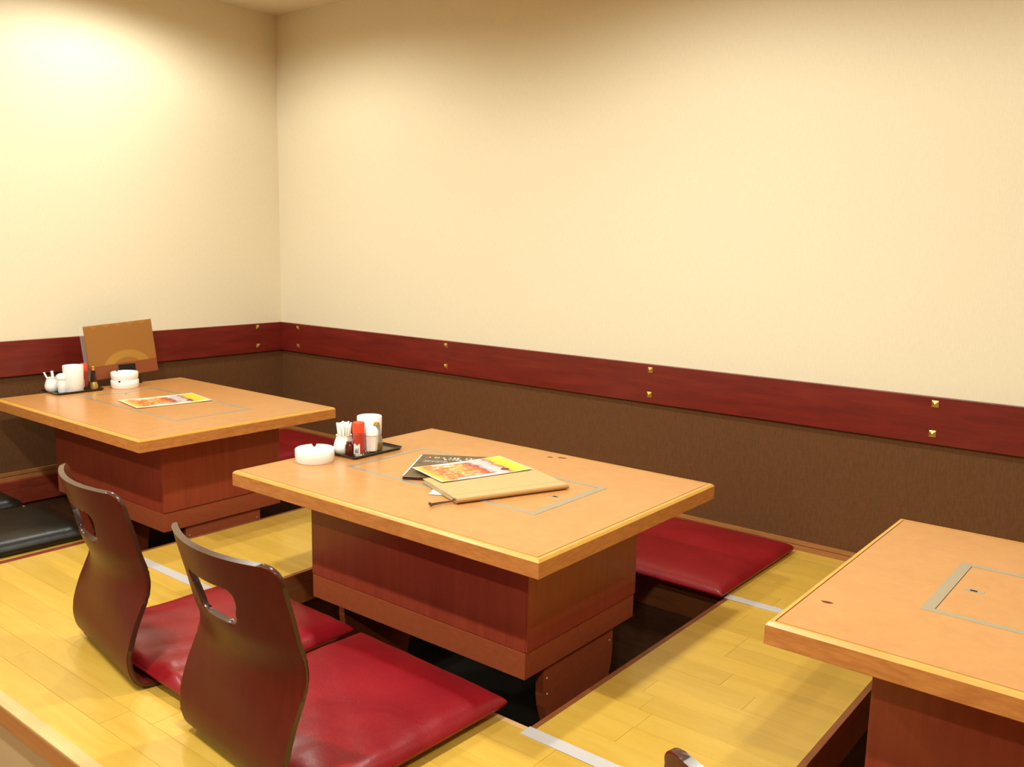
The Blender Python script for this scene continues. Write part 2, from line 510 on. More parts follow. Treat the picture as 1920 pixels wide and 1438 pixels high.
# pit linings
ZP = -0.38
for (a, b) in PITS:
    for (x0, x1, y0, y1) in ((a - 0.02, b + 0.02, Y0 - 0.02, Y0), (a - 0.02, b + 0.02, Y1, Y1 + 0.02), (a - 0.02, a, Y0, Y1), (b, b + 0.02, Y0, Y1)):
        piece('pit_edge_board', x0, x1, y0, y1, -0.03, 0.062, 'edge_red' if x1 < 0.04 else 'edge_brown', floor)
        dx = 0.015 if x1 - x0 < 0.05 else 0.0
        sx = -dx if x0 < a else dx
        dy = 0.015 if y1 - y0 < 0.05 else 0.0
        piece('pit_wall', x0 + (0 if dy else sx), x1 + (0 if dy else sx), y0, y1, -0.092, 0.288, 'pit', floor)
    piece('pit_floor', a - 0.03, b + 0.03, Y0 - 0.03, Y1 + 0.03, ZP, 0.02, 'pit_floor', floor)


# platform nosing, riser and the lower aisle
piece('nosing', 0.0, XR, PE - 0.027, PE, 0.001, 0.006, 'nosing', floor, 0.001)
piece('fascia', 0.0, XR, PE - 0.027, PE, -0.0052, 0.042, 'fascia', floor, 0.002)
struct(box('trim_5', 0.0, XR, PE - 0.016, PE - 0.004, -0.23, -0.045, 'riser'))
struct(box('floor_aisle', 0.0, XR, YF, PE - 0.004, -0.25, -0.23, 'aisle'))

# ------------------------------------------------------------------ ceiling downlights
def downlight(x, y, w, label):
    t = thing('downlight', label, 'lamp', (x, y, ZC), 0, 'recessed ceiling downlights')
    lathe('trim_ring', [(0.052, -0.001), (0.066, -0.001), (0.068, -0.004), (0.064, -0.008), (0.052, -0.008), (0.052, -0.001)], 'lamp_trim', t, 32, cap=False)
    lathe('lens', [(0.0, -0.004), (0.051, -0.004)], 'glow', t, 32, cap=False)
    L = bpy.data.lights.new('downlight_beam', 'SPOT')
    L.energy = w; L.color = LAMP_COLOR
    L.spot_size = math.radians(168); L.spot_blend = 0.42; L.shadow_soft_size = 0.035
    o = bpy.data.objects.new('downlight_beam', L); col.objects.link(o)
    o.parent = t; o.location = (0, 0, -0.012)
rowname = {0: 'over the tables', 1: 'above the platform edge', 2: 'above the aisle'}
colname = {0: 'nearest the left wall', 1: 'in the middle of its row', 2: 'farthest from the left wall'}
for i, (x, y, w) in enumerate(LAMPS):
    downlight(x, y, w, 'round recessed ceiling downlight %s, %s' % (rowname[i // 3], colname[i % 3]))

# ------------------------------------------------------------------ tables
TX, TY = 0.997, 0.747         # table top size
ZTOP, ZUND = 0.350, 0.311
def table(label, cx, cy, latch_side, burns=()):
    t = thing('grill_table', label, 'table', (cx, cy, ZP), 0, 'low grill tables')
    k = -ZP
    hx, hy, bw = TX / 2, TY / 2, 0.0115
    # core and laminate
    box('core', -hx + 0.004, hx - 0.004, -hy + 0.004, hy - 0.004, ZUND + k, ZTOP - 0.004 + k, 'groove', t)
    ix, iy = 0.318, 0.148     # steel inset half sizes
    bmt = bmesh.new()
    g = bw + 0.0022
    o_ = [(-hx + g, -hy + g), (hx - g, -hy + g), (hx - g, hy - g), (-hx + g, hy - g)]
    i_ = [(-ix, -iy), (ix, -iy), (ix, iy), (-ix, iy)]
    for z in (ZTOP - 0.004 + k, ZTOP + k):
        vo = [bmt.verts.new((p[0], p[1], z)) for p in o_]; vi = [bmt.verts.new((p[0], p[1], z)) for p in i_]
        for a in range(4):
            b = (a + 1) % 4
            bmt.faces.new((vo[a], vo[b], vi[b], vi[a]))
        if z < ZTOP - 0.001 + k: vo0, vi0 = vo, vi
    for a in range(4):
        b = (a + 1) % 4
        bmt.faces.new((vo0[a], vo0[b], vo[b], vo[a])); bmt.faces.new((vi0[a], vi0[b], vi[b], vi[a]))
    top = new_obj('top_panel', bmt, 'laminate', t)
    # four edge bands with a sloping pale top and a darker side
    c4 = [(-hx, -hy), (hx, -hy), (hx, hy), (-hx, hy)]
    sgn = [(-1, -1), (1, -1), (1, 1), (-1, 1)]
    def ring(off, z): return [Vector((c4[q][0] - sgn[q][0] * off, c4[q][1] - sgn[q][1] * off, z + k)) for q in range(4)]
    prof = [(0.0005, ZUND), (0.0, ZUND + 0.001), (0.0, ZTOP - 0.006), (0.004, ZTOP - 0.001), (0.006, ZTOP), (bw, ZTOP), (bw, ZUND)]
    rings = [ring(*p) for p in prof]
    for q in range(4):
        b = bmesh.new()
        va = [b.verts.new(r[q]) for r in rings]; vb = [b.verts.new(r[(q + 1) % 4]) for r in rings]
        n = len(prof)
        for i in range(n):
            j = (i + 1) % n
            f = b.faces.new((va[i], vb[i], vb[j], va[j]))
            f.material_index = 1 if 2 <= i <= 4 else 0
        b.faces.new(va); b.faces.new(vb)
        new_obj('edge_band', b, ['edge_side', 'edge_top'], t)
    # steel frame with the lid panel flush inside, and a latch plate
    b = bmesh.new()
    fw = 0.013
    o_ = [(-ix, -iy), (ix, -iy), (ix, iy), (-ix, iy)]
    wl = 0.020 if latch_side < 0 else 0.013
    wr = 0.020 if latch_side > 0 else 0.013
    i_ = [(-ix + wl, -iy + fw), (ix - wr, -iy + fw), (ix - wr, iy - fw), (-ix + wl, iy - fw)]
    lo = ZTOP - 0.003 + k; hi = ZTOP + 0.0012 + k
    R = [[b.verts.new((p[0], p[1], z)) for p in pts] for pts, z in ((o_, lo), (o_, hi), (i_, hi), (i_, lo))]
    for r1, r2 in zip(R, R[1:] + R[:1]):
        for a in range(4):
            c = (a + 1) % 4
            b.faces.new((r1[a], r1[c], r2[c], r2[a]))
    bmesh.ops.bevel(b, geom=b.edges[:], offset=0.0005, segments=1, affect='EDGES')
    new_obj('steel_frame', b, 'steel', t)
    lid = box('lid', -ix + wl + 0.001, ix - wr - 0.001, -iy + fw + 0.001, iy - fw - 0.001, ZTOP - 0.004 + k, ZTOP + 0.0004 + k, 'laminate', t)
    lx = latch_side * (ix - 0.052)
    lp = box('latch_plate', lx - 0.017, lx + 0.017, -0.0065, 0.0065, ZTOP + 0.0002 + k, ZTOP + 0.0009 + k, 'steel', lid, 0.0003)
    bm_ = bmesh.new(); add_box(bm_, lx - 0.006, lx + 0.006, -0.0035, 0.0035, ZTOP + 0.0008 + k, ZTOP + 0.0011 + k)
    new_obj('latch_slot', bm_, 'groove', lid)
    for (bx, by, rx_, ry_, ang) in burns:
        b = bmesh.new()
        pts = []
        for q in range(14):
            a = 2 * math.pi * q / 14
            x_, y_ = rx_ * math.cos(a) * (1 + 0.12 * math.sin(3 * a)), ry_ * math.sin(a)
            pts.append((bx - cx + x_ * math.cos(ang) - y_ * math.sin(ang), by - cy + x_ * math.sin(ang) + y_ * math.cos(ang)))
        add_prism(b, pts, ZTOP - 0.0005 + k, ZTOP + 0.0002 + k)
        new_obj('burn_mark', b, 'burn', top)
    # box base: four panels over a plinth
    qx, qy = 0.360, 0.228
    th, zp = 0.018, 0.062
    box('front_panel', -qx, qx - 0.0006, -qy, -qy + th, zp + 0.0015 + k, ZUND + k, 'basewood', t, 0.0008)
    box('back_panel', -qx, qx - 0.0006, qy - th, qy, zp + 0.0015 + k, ZUND + k, 'basewood', t, 0.0008)
    box('side_panel', qx - th, qx + 0.004, -qy + 0.0012, qy - 0.0012, zp + 0.0025 + k, ZUND + k, 'basewood', t, 0.0008)
    box('side_panel', -qx - 0.004, -qx + th, -qy + 0.0012, qy - 0.0012, zp + 0.0025 + k, ZUND + k, 'basewood', t, 0.0008)
    box('plinth_front', -qx, qx, -qy, -qy + th, 0.0 + k, zp + k, 'plinth', t, 0.0008)
    box('plinth_back', -qx, qx, qy - th, qy, 0.0 + k, zp + k, 'plinth', t, 0.0008)
    box('plinth_side', qx - th, qx, -qy + th, qy - th, 0.0 + k, zp + k, 'plinth', t, 0.0008)
    box('plinth_side', -qx, -qx + th, -qy + th, qy - th, 0.0 + k, zp + k, 'plinth', t, 0.0008)
    box('bottom_panel', -qx + th, qx - th, -qy + th, qy - th, 0.008 + k, 0.02 + k, 'pit', t)
    # barrel-shaped leg panels standing on the pit floor
    for s in (-1, 1):
        b = bmesh.new()
        pts = []
        N = 14
        for i in range(N + 1):
            z = 0.008 - (0.008 - ZP) * i / N
            u_ = max(0.0, (-z - 0.09) / 0.29)
            w_ = 0.146 - 0.052 * math.sin(min(1.0, u_ * 1.25) * math.pi / 2)
            pts.append((w_, z + k))
        poly = [(-w_, z_) for w_, z_ in pts] + [(w_, z_) for w_, z_ in pts[::-1]]
        xa, xb = s * (qx - 0.008), s * (qx - 0.030)
        lo_ = [b.verts.new((xa, p[0], p[1])) for p in poly]; hi_ = [b.verts.new((xb, p[0], p[1])) for p in poly]
        b.faces.new(lo_); b.faces.new(hi_[::-1])
        for i in range(len(poly)):
            j = (i + 1) % len(poly)
            b.faces.new((lo_[i], lo_[j], hi_[j], hi_[i]))
        leg = new_obj('leg_panel', b, 'plinth', t)
        for (sy, sz) in ((-0.132, -0.035), (-0.130, -0.075), (0.132, -0.035)):
            sc = bmesh.new()
            bmesh.ops.create_uvsphere(sc, u_segments=8, v_segments=6, radius=0.0035)
            bmesh.ops.scale(sc, vec=(0.5, 1, 1), verts=sc.verts)
            bmesh.ops.translate(sc, vec=(xa, sy, sz + k), verts=sc.verts)
            new_obj('screw', sc, 'steel', leg)
    return t
CYT = -1.0300
TA = (0.648, -1.012); TB = (2.138, CYT); TC = (3.581, -1.008)
table('low orange-topped grill table beside the left wall, with the standing menu board on it', TA[0], TA[1], -1)
table('middle low grill table, with the tan binder and loose menus lying on it', TB[0], TB[1], 1,
      [(2.157, -0.715, 0.0085, 0.005, 0.3), (2.188, -0.699, 0.014, 0.0055, 0.2)])
table('bare low grill table at the right, with no dishes on its top', TC[0], TC[1], -1, [(3.132, -1.235, 0.0100, 0.0046, 0.1)])

# ------------------------------------------------------------------ floor cushions
def cushion(label, x0, x1, y0, y1, z0, th, mat, rotz=0.0, wrinkle=0.0, seed=1, group='red floor cushions', dent=0.0):
    cx, cy = (x0 + x1) / 2, (y0 + y1) / 2
    hx, hy = (x1 - x0) / 2, (y1 - y0) / 2
    rnd = random.Random(seed)
    ph = [rnd.uniform(0, 6.28) for _ in range(8)]
    N = 40
    bm = bmesh.new()
    def outline(u, v):   # square with softly rounded corners
        r = 0.03
        a, b = abs(u), abs(v)
        k = max(0.0, a - (1 - r * 2)) * max(0.0, b - (1 - r * 2)) * 6.0
        return u * (hx - 0.3 * k * hx), v * (hy - 0.3 * k * hy)
    def side(t, top):
        e = max(0.0, 1 - abs(t)) * 1.0
        return e
    top, bot = {}, {}
    for i in range(N + 1):
        for j in range(N + 1):
            # denser sampling near the rim
            u = math.sin((i / N * 2 - 1) * math.pi / 2 * 0.999)
            v = math.sin((j / N * 2 - 1) * math.pi / 2 * 0.999)
            x, y = outline(u, v)
            du, dv = (1 - abs(u)) * hx, (1 - abs(v)) * hy
            d = min(du, dv)
            edge = 1 - math.exp(-d / 0.012)
            crown = (1 - u ** 4) * (1 - v ** 4)
            h = th * (0.36 + 0.40 * edge + 0.24 * crown)
            if wrinkle:
                wr = (math.sin(u * 9 + v * 14 + ph[0] + 2.0 * math.sin(v * 3 + ph[1])) + 0.7 * math.sin(u * 17 - v * 6 + ph[2] + 1.5 * math.sin(u * 4 + ph[3])))
                near = math.exp(-(1 + v) * 2.2) + 0.35 * math.exp(-d / 0.05)
                h += wrinkle * wr * near * edge
                if dent: h -= dent * math.exp(-((u) ** 2 + (v + 0.35) ** 2) / 0.35)
            top[i, j] = bm.verts.new((x, y, max(h, 0.36 * th)))
            lowh = th * (0.30 - 0.30 * (1 - math.exp(-d / 0.006)))
            bot[i, j] = bm.verts.new((x, y, lowh))
    for i in range(N):
        for j in range(N):
            bm.faces.new((top[i, j], top[i + 1, j], top[i + 1, j + 1], top[i, j + 1]))
            bm.faces.new((bot[i, j], bot[i, j + 1], bot[i + 1, j + 1], bot[i + 1, j]))
    rim = [(i, 0) for i in range(N)] + [(N, j) for j in range(N)] + [(i, N) for i in range(N, 0, -1)] + [(0, j) for j in range(N, 0, -1)]
    for a, b in zip(rim, rim[1:] + rim[:1]):
        bm.faces.new((bot[a], bot[b], top[b], top[a]))
    o = new_obj('floor_cushion', bm, mat, None, True, (cx, cy, z0), rotz)
    return tag(o, label, 'cushion', group)

cushion('red vinyl cushion on the farther legless chair, creased at its back edge', 1.605, 2.062, -1.800, -1.362, 0.0125, 0.046, 'red_vinyl', math.radians(-1.5), 0.0032, 3, dent=0.004)
cushion('red vinyl cushion on the nearer legless chair, cut by the bottom of the picture', 2.090, 2.552, -1.848, -1.384, 0.0125, 0.046, 'red_vinyl', math.radians(-2.3), 0.0024, 8, dent=0.003)
cushion('red floor cushion at the back wall, beyond the middle table\'s right end', 2.172, 2.628, -0.558, -0.040, 0.0, 0.044, 'red_vinyl', 0.0, 0.0, 5)
cushion('red floor cushion at the back wall beyond the left table, farther from the corner', 0.560, 1.020, -0.540, -0.045, 0.0, 0.044, 'red_vinyl', 0.0, 0.0, 6)
cushion('red floor cushion at the back wall beyond the left table, nearer the corner', 0.085, 0.545, -0.540, -0.045, 0.0, 0.044, 'red_vinyl', 0.0, 0.0, 7)
cushion('black vinyl cushion at the left picture edge, lying beside the red floor strip', 0.515, 0.884, -1.850, -1.385, 0.0, 0.056, 'black_vinyl', math.radians(-2), 0.0008, 11, 'black floor cushions')
cushion('black vinyl cushion at the left picture edge, nearer the left wall', 0.060, 0.432, -1.900, -1.425, 0.0, 0.056, 'black_vinyl', 0.0, 0.0006, 12, 'black floor cushions')

# ------------------------------------------------------------------ legless bent-ply chairs
# side profile of the ply sheet (y forward, z up), measured at its edges: seat plate, rear bend, waist, top
PROF = [(0.395, 0.0), (0.30, 0.0), (0.20, 0.0), (0.12, 0.0), (0.070, 0.0), (0.045, 0.002), (0.024, 0.010), (0.010, 0.026), (0.002, 0.050), (0.0, 0.078),
        (0.006, 0.110), (0.018, 0.147), (0.031, 0.177), (0.042, 0.203), (0.048, 0.228), (0.045, 0.256), (0.034, 0.293), (0.022, 0.342), (0.006, 0.401), (-0.002, 0.432)]
def resample(pts, n):
    # Catmull-Rom through the points, then equal arc lengths
    P = [Vector((0, p[0], p[1])) for p in pts]
    dense = []
    for i in range(len(P) - 1):
        p0, p1, p2, p3 = P[max(i - 1, 0)], P[i], P[i + 1], P[min(i + 2, len(P) - 1)]
        for k in range(12):
            t = k / 12
            dense.append(0.5 * ((2 * p1) + (p2 - p0) * t + (2 * p0 - 5 * p1 + 4 * p2 - p3) * t * t + (3 * p1 - p0 - 3 * p2 + p3) * t ** 3))
    dense.append(P[-1])
    L = [0.0]
    for a, b in zip(dense, dense[1:]): L.append(L[-1] + (b - a).length)
    out = []; j = 0
    for i in range(n + 1):
        s = L[-1] * i / n
        while j < len(L) - 2 and L[j + 1] < s: j += 1
        t = (s - L[j]) / max(L[j + 1] - L[j], 1e-9)
        out.append(dense[j].lerp(dense[j + 1], t))
    return out, L[-1]
def chair(label, x, y, rotz):
    t = thing('legless_chair', label, 'chair', (x, y, 0.0), rotz, 'legless dining chairs')
    NS, NU = 150, 56
    pr, LEN = resample(PROF, NS)
    W = 0.178
    bm = bmesh.new()
    # hole outline in (u, height z) space: wide top, narrower bottom, rounded corners
    def hole_poly():
        c = [(-0.083, 0.372), (0.080, 0.372), (0.060, 0.302), (-0.046, 0.302)]
        rr = [0.022, 0.034, 0.014, 0.012]
        out = []
        n = len(c)
        for i in range(n):
            p = Vector(c[i]); a = (Vector(c[i - 1]) - p).normalized(); b = (Vector(c[(i + 1) % n]) - p).normalized()
            s, e = p + a * rr[i], p + b * rr[i]
            for k in range(9):
                q = k / 8
                out.append((1 - q) ** 2 * s + 2 * q * (1 - q) * p + q * q * e)
        return out
    HP = hole_poly()
    def inside(u, z):
        c = False
        for a, b in zip(HP, HP[1:] + HP[:1]):
            if (a.y > z) != (b.y > z) and u < (b.x - a.x) * (z - a.y) / (b.y - a.y) + a.x: c = not c
        return c
    def nearest(u, z):
        best, bd = None, 9
        q = Vector((u, z))
        for a, b in zip(HP, HP[1:] + HP[:1]):
            d = b - a
            tt = max(0, min(1, (q - a).dot(d) / max(d.length_squared, 1e-12)))
            r = a + d * tt
            if (r - q).length < bd: bd = (r - q).length; best = r
        return best
    # build flat lattice first: key (i, j) -> (u, s index as float)
    zs = [p.z for p in pr]
    def at(s):
        i = max(0, min(NS - 1, int(s))); f = s - i
        return pr[i].lerp(pr[i + 1], f)
    def place(u, s):
        p = at(s)
        wrap = 0.0
        if p.z > 0.09 and s > NS * 0.45:
            k = min(1.0, (p.z - 0.09) / 0.20); k = k * k * (3 - 2 * k)
            wrap = 0.046 * k
        y_ = p.y - wrap * (1 - (u / W) ** 2)
        return Vector((u, y_, p.z))
    # outline: rounded top corners, rounded front corners of the seat plate
    top_s = NS
    def width_at(s):
        d = (NS - s) / NS * LEN
        w = W
        r = 0.026
        if d < r: w = W - (r - math.sqrt(max(0, r * r - (r - d) ** 2)))
        d2 = s / NS * LEN
        r2 = 0.05
        if d2 < r2: w = W - (r2 - math.sqrt(max(0, r2 * r2 - (r2 - d2) ** 2)))
        return w
    svals = [NS * (i / NS) for i in range(NS + 1)]
    # extra rows near the ends so the rounded corners stay smooth
    ends = [NS * q for q in (0.0006, 0.002, 0.0045)]
    svals = sorted(set(svals + ends + [NS - e for e in ends]))
    V = {}
    UZ = {}
    for i, s in enumerate(svals):
        w = width_at(s)
        for j in range(NU + 1):
            u = -w + 2 * w * j / NU
            UZ[i, j] = [u, s]
    back = NS * 0.5
    def zat(s): return at(s).z
    def s_of_z(z):
        lo, hi = back, NS
        for _ in range(40):
            m_ = (lo + hi) / 2
            if zat(m_) < z: lo = m_
            else: hi = m_
        return (lo + hi) / 2
    def cen_in(i, j):
        u = sum(UZ[a][0] for a in ((i, j), (i + 1, j), (i, j + 1), (i + 1, j + 1))) / 4
        s = (UZ[i, j][1] + UZ[i + 1, j][1]) / 2
        return s > back and inside(u, zat(s))
    keep = {}
    for i in range(len(svals) - 1):
        for j in range(NU): keep[i, j] = not cen_in(i, j)
    for (i, j) in UZ:
        fs = [keep.get(k) for k in ((i - 1, j - 1), (i - 1, j), (i, j - 1), (i, j))]
        if (False in fs) and (True in fs):
            u, s = UZ[i, j]
            q = nearest(u, zat(s))
            UZ[i, j] = [q.x, s_of_z(q.y)]
    for key, (u, s) in UZ.items():
        fs = [keep.get(k) for k in ((key[0] - 1, key[1] - 1), (key[0] - 1, key[1]), (key[0], key[1] - 1), key)]
        if True in fs: V[key] = bm.verts.new(place(u, s))
    for (i, j), ok in keep.items():
        if ok:
            try: bm.faces.new((V[i, j], V[i + 1, j], V[i + 1, j + 1], V[i, j + 1]))
            except ValueError: pass
    bmesh.ops.recalc_face_normals(bm, faces=bm.faces[:])
    # thickness: copy of the sheet pushed to the sitter's side
    bm.normal_update()
    fl = bm.faces[:]
    # make sure normals point to the back / down side
    test = max(fl, key=lambda f: f.calc_center_median().z)
    if test.normal.y > 0:
        bmesh.ops.reverse_faces(bm, faces=fl); bm.normal_update()
    T = 0.0115
    nv = {v: bm.verts.new(v.co - v.normal * T) for v in bm.verts[:]}
    edges = [e for e in bm.edges if len(e.link_faces) == 1]
    for f in fl: bm.faces.new([nv[v] for v in reversed(f.verts)])
    for e in edges:
        a, b = e.verts
        f = bm.faces.new((a, b, nv[b], nv[a])); f.material_index = 1
    rim = [e for e in bm.edges if len(e.link_faces) == 2 and len({f.material_index for f in e.link_faces}) == 2]
    bmesh.ops.bevel(bm, geom=rim, offset=0.0022, segments=2, affect='EDGES', profile=0.5)
    zmin = min(v.co.z for v in bm.verts)
    bmesh.ops.translate(bm, vec=(0, 0, -zmin), verts=bm.verts)
    o = new_obj('ply_shell', bm, ['ply', 'ply_edge'], t, True)
    sharp(o, 50)
    # low felt pads under the seat plate
    return t
chair('dark brown bent-plywood legless chair nearest the black cushions', 1.733, -1.822, math.radians(-9))
chair('dark brown legless chair standing close to the camera at the bottom left', 2.306, -1.878, math.radians(-4.5))
chair('dark brown legless chair of which only the top corner shows at the bottom edge', 3.376, -1.942, math.radians(-3))

# ------------------------------------------------------------------ things on the tables
ZTT = ZTOP + 0.0003
def ashtray(label, x, y, z, ang, r=0.052, h=0.036):
    prof = [(0.0, 0.0), (r * 0.93, 0.0), (r * 0.965, 0.003), (r, h * 0.5), (r, h - 0.002), (r - 0.002, h), (r - 0.006, h), (r - 0.008, h - 0.002), (r - 0.012, 0.010), (0.0, 0.008)]
    n = 72
    bm = bmesh.new()
    rings = []
    notches = [ang + q * 2 * math.pi / 3 for q in range(3)]
    for rr, hh in prof:
        if rr < 1e-6: rings.append([bm.verts.new((0, 0, hh))]); continue
        ring = []
        for i in range(n):
            a = 2 * math.pi * i / n
            z_ = hh
            for nn in notches:
                d = abs((a - nn + math.pi) % (2 * math.pi) - math.pi) * r
                if d < 0.0042: z_ = min(z_, h - 0.010 + 0.006 * (d / 0.0042) ** 2)
            ring.append(bm.verts.new((rr * math.cos(a), rr * math.sin(a), max(z_, min(hh, 0.008)))))
        rings.append(ring)
    for a, b in zip(rings, rings[1:]):
        for i in range(n):
            j = (i + 1) % n
            if len(a) == 1: bm.faces.new((a[0], b[i], b[j]))
            elif len(b) == 1: bm.faces.new((a[i], a[j], b[0]))
            else: bm.faces.new((a[i], a[j], b[j], b[i]))
    o = new_obj('ashtray', bm, 'ceramic', None, True, (x, y, z))
    sharp(o, 45)
    return tag(o, label, 'ashtray', 'white ceramic ashtrays')
ashtray('round white ashtray alone on the middle table', 1.712, -1.192, ZTT, math.radians(-98), 0.053, 0.036)
ashtray('round white ashtray on the left table, lower of the stacked pair', 0.234, -0.935, ZTT, math.radians(-52), 0.052, 0.032)
ashtray('round white ashtray on the left table, upper of the stacked pair', 0.234, -0.935, ZTT + 0.0322, math.radians(68), 0.051, 0.030)

def tray(label, x0, x1, y0, y1, rot=0.0):
    cx, cy = (x0 + x1) / 2, (y0 + y1) / 2
    hx, hy = (x1 - x0) / 2, (y1 - y0) / 2
    def rr(ax, ay, r):
        out = []
        for (sx, sy, a0) in ((1, 1, 0), (-1, 1, 90), (-1, -1, 180), (1, -1, 270)):
            for k in range(5):
                a = math.radians(a0 + 22.5 * k)
                out.append((sx * (ax - r) + r * math.cos(a), sy * (ay - r) + r * math.sin(a)))
        return out
    bm = bmesh.new()
    specs = [(hx - 0.006, hy - 0.006, 0.006, 0.0), (hx, hy, 0.008, 0.008), (hx - 0.002, hy - 0.002, 0.007, 0.0085), (hx - 0.007, hy - 0.007, 0.005, 0.0025)]
    rings = [[bm.verts.new((p[0], p[1], z)) for p in rr(a, b, r)] for a, b, r, z in specs]
    bm.faces.new(rings[0][::-1]); bm.faces.new(rings[-1])
    for a, b in zip(rings, rings[1:]):
        for i in range(len(a)):
            j = (i + 1) % len(a)
            bm.faces.new((a[i], a[j], b[j], b[i]))
    return tag(new_obj('condiment_tray', bm, 'lacquer', None, False, (cx, cy, ZTT), rot), label, 'tray', 'black condiment trays')
tray('small black condiment tray on the middle table', 1.680, 1.788, -1.118, -0.930)
tray('small black condiment tray on the left table', 0.108, 0.246, -1.205, -1.022)
ZI = ZTT + 0.0028

def canister(label, x, y, z, r, h, lid):
    t = thing('white_canister', label, 'canister', (x, y, z))
    lathe('body', [(0, 0), (r * 0.86, 0), (r * 0.9, 0.002), (r * 0.97, h * 0.6), (r, h - 0.002), (r - 0.001, h), (r - 0.004, h), (r - 0.005, h - 0.004), (r - 0.008, 0.01), (0, 0.008)], 'ceramic', t, 40)
    if lid: lathe('lid', [(0, h - 0.010), (r - 0.006, h - 0.010), (r - 0.006, h - 0.003), (r - 0.010, h - 0.001), (0, h + 0.0005)], 'ceramic', t, 40)
    else: lathe('filling', [(0, h - 0.02), (r - 0.007, h - 0.02), (r - 0.007, h - 0.008), (0, h - 0.006)], 'paper', t, 32)
canister('tall white canister on the middle table\'s condiment tray', 1.712, -0.992, ZI, 0.036, 0.094, True)
canister('tall white canister on the left table\'s condiment tray', 0.205, -1.122, ZI, 0.037, 0.100, False)

def toothpick_pot(label, x, y, z, sticks, s=1.0):
    t = thing('toothpick_pot', label, 'pot', (x, y, z))
    lathe('pot', [(0, 0), (0.020 * s, 0), (0.025 * s, 0.004), (0.029 * s, 0.016), (0.029 * s, 0.022), (0.026 * s, 0.034), (0.0215 * s, 0.046), (0.0212 * s, 0.050), (0.0225 * s, 0.053),
                  (0.0195 * s, 0.053), (0.0185 * s, 0.047), (0.022 * s, 0.02), (0, 0.012)], 'ceramic', t, 36)
    for (bx, by, tx, ty, hh, rad) in sticks:
        b = bmesh.new()
        add_tube(b, [(bx, by, 0.020), (tx, ty, hh)], rad, 8)
        new_obj('toothpick', b, 'paper', t, True)
rs = random.Random(5)
st = []
for q in range(26):
    a = q * 2.399963; rr_ = math.sqrt((q + 0.5) / 26)
    st.append((0.013 * rr_ * math.cos(a), 0.013 * rr_ * math.sin(a), 0.021 * rr_ * math.cos(a), 0.021 * rr_ * math.sin(a), 0.086 + rs.uniform(-0.003, 0.003), 0.0024))
toothpick_pot('white toothpick pot packed with paper-wrapped toothpicks, on the middle table', 1.708, -1.085, ZI, st)
toothpick_pot('white toothpick pot with two toothpicks sticking out, on the left table', 0.147, -1.176, ZI,
              [(0.006, -0.006, -0.006, -0.026, 0.074, 0.0032), (0.0, 0.006, 0.0, 0.001, 0.077, 0.0050)], 0.93)

def red_shaker(label, x, y, z, r, h):
    t = thing('chili_shaker', label, 'shaker', (x, y, z))
    n = 12
    lathe('bottle_base', [(0, 0), (r, 0), (r, h * 0.09), (0, h * 0.09)], 'glass', t, n, smooth=False)
    lathe('powder', [(0, h * 0.092), (r, h * 0.092), (r, h * 0.64), (r * 0.9, h * 0.675), (0, h * 0.675)], 'chili', t, n, smooth=False)
    lathe('cap', [(0, h * 0.68), (r * 1.02, h * 0.68), (r * 1.02, h * 0.97), (r * 0.93, h), (0, h)], 'red_cap', t, 24)
    # paper label wrapped round the camera side
    bm = bmesh.new()
    a0, a1 = math.radians(-95), math.radians(-30)
    vs0 = [bm.verts.new(((r + 0.0006) * math.cos(a0 + (a1 - a0) * k / 6), (r + 0.0006) * math.sin(a0 + (a1 - a0) * k / 6), 0.006)) for k in range(7)]
    vs1 = [bm.verts.new((v.co.x, v.co.y, h * 0.36 + 0.003 * math.sin(k * 1.3))) for k, v in enumerate(vs0)]
    for k in range(6): bm.faces.new((vs0[k], vs0[k + 1], vs1[k + 1], vs1[k]))
    lab = new_obj('label', bm, 'paper', t, True)
    for k in range(4):
        a = a0 + (a1 - a0) * (0.3 + 0.14 * k); rr_ = r + 0.0012
        m_ = bmesh.new()
        add_tube(m_, [(rr_ * math.cos(a), rr_ * math.sin(a), h * 0.10), (rr_ * math.cos(a + 0.05), rr_ * math.sin(a + 0.05), h * (0.20 + 0.05 * (k % 2)))], 0.0007, 5)
        new_obj('print_mark', m_, 'black', lab)
red_shaker('red-capped chili shaker on the middle table\'s tray', 1.757, -1.074, ZI, 0.0165, 0.094)
red_shaker('red-capped chili shaker on the left table\'s tray', 0.168, -1.062, ZI, 0.0125, 0.098)

def salt_glass(label, x, y, z):
    t = thing('salt_shaker', label, 'shaker', (x, y, z))
    lathe('jar_base', [(0, 0), (0.0165, 0), (0.0175, 0.009), (0, 0.009)], 'glass', t, 8, smooth=False)
    lathe('salt', [(0, 0.0092), (0.0166, 0.0092), (0.0190, 0.050), (0.0180, 0.053), (0, 0.053)], 'salt', t, 8, smooth=False)
    lathe('cap', [(0.0185, 0.0535), (0.0205, 0.054), (0.0200, 0.066), (0.013, 0.076), (0.0, 0.080)], 'ceramic', t, 28)
salt_glass('faceted glass salt shaker with white dome cap, on the middle table\'s tray', 1.767, -1.036, ZI)
t = thing('salt_shaker', 'white ceramic salt shaker between pot and tall canister on the left table', 'shaker', (0.196, -1.162, ZI))
lathe('body', [(0, 0), (0.014, 0), (0.0155, 0.003), (0.0170, 0.046), (0.0160, 0.048), (0, 0.048)], 'ceramic', t, 28)
lathe('cap', [(0.0165, 0.0485), (0.0195, 0.050), (0.0205, 0.056), (0.0190, 0.064), (0.011, 0.071), (0, 0.073)], 'ceramic', t, 28)

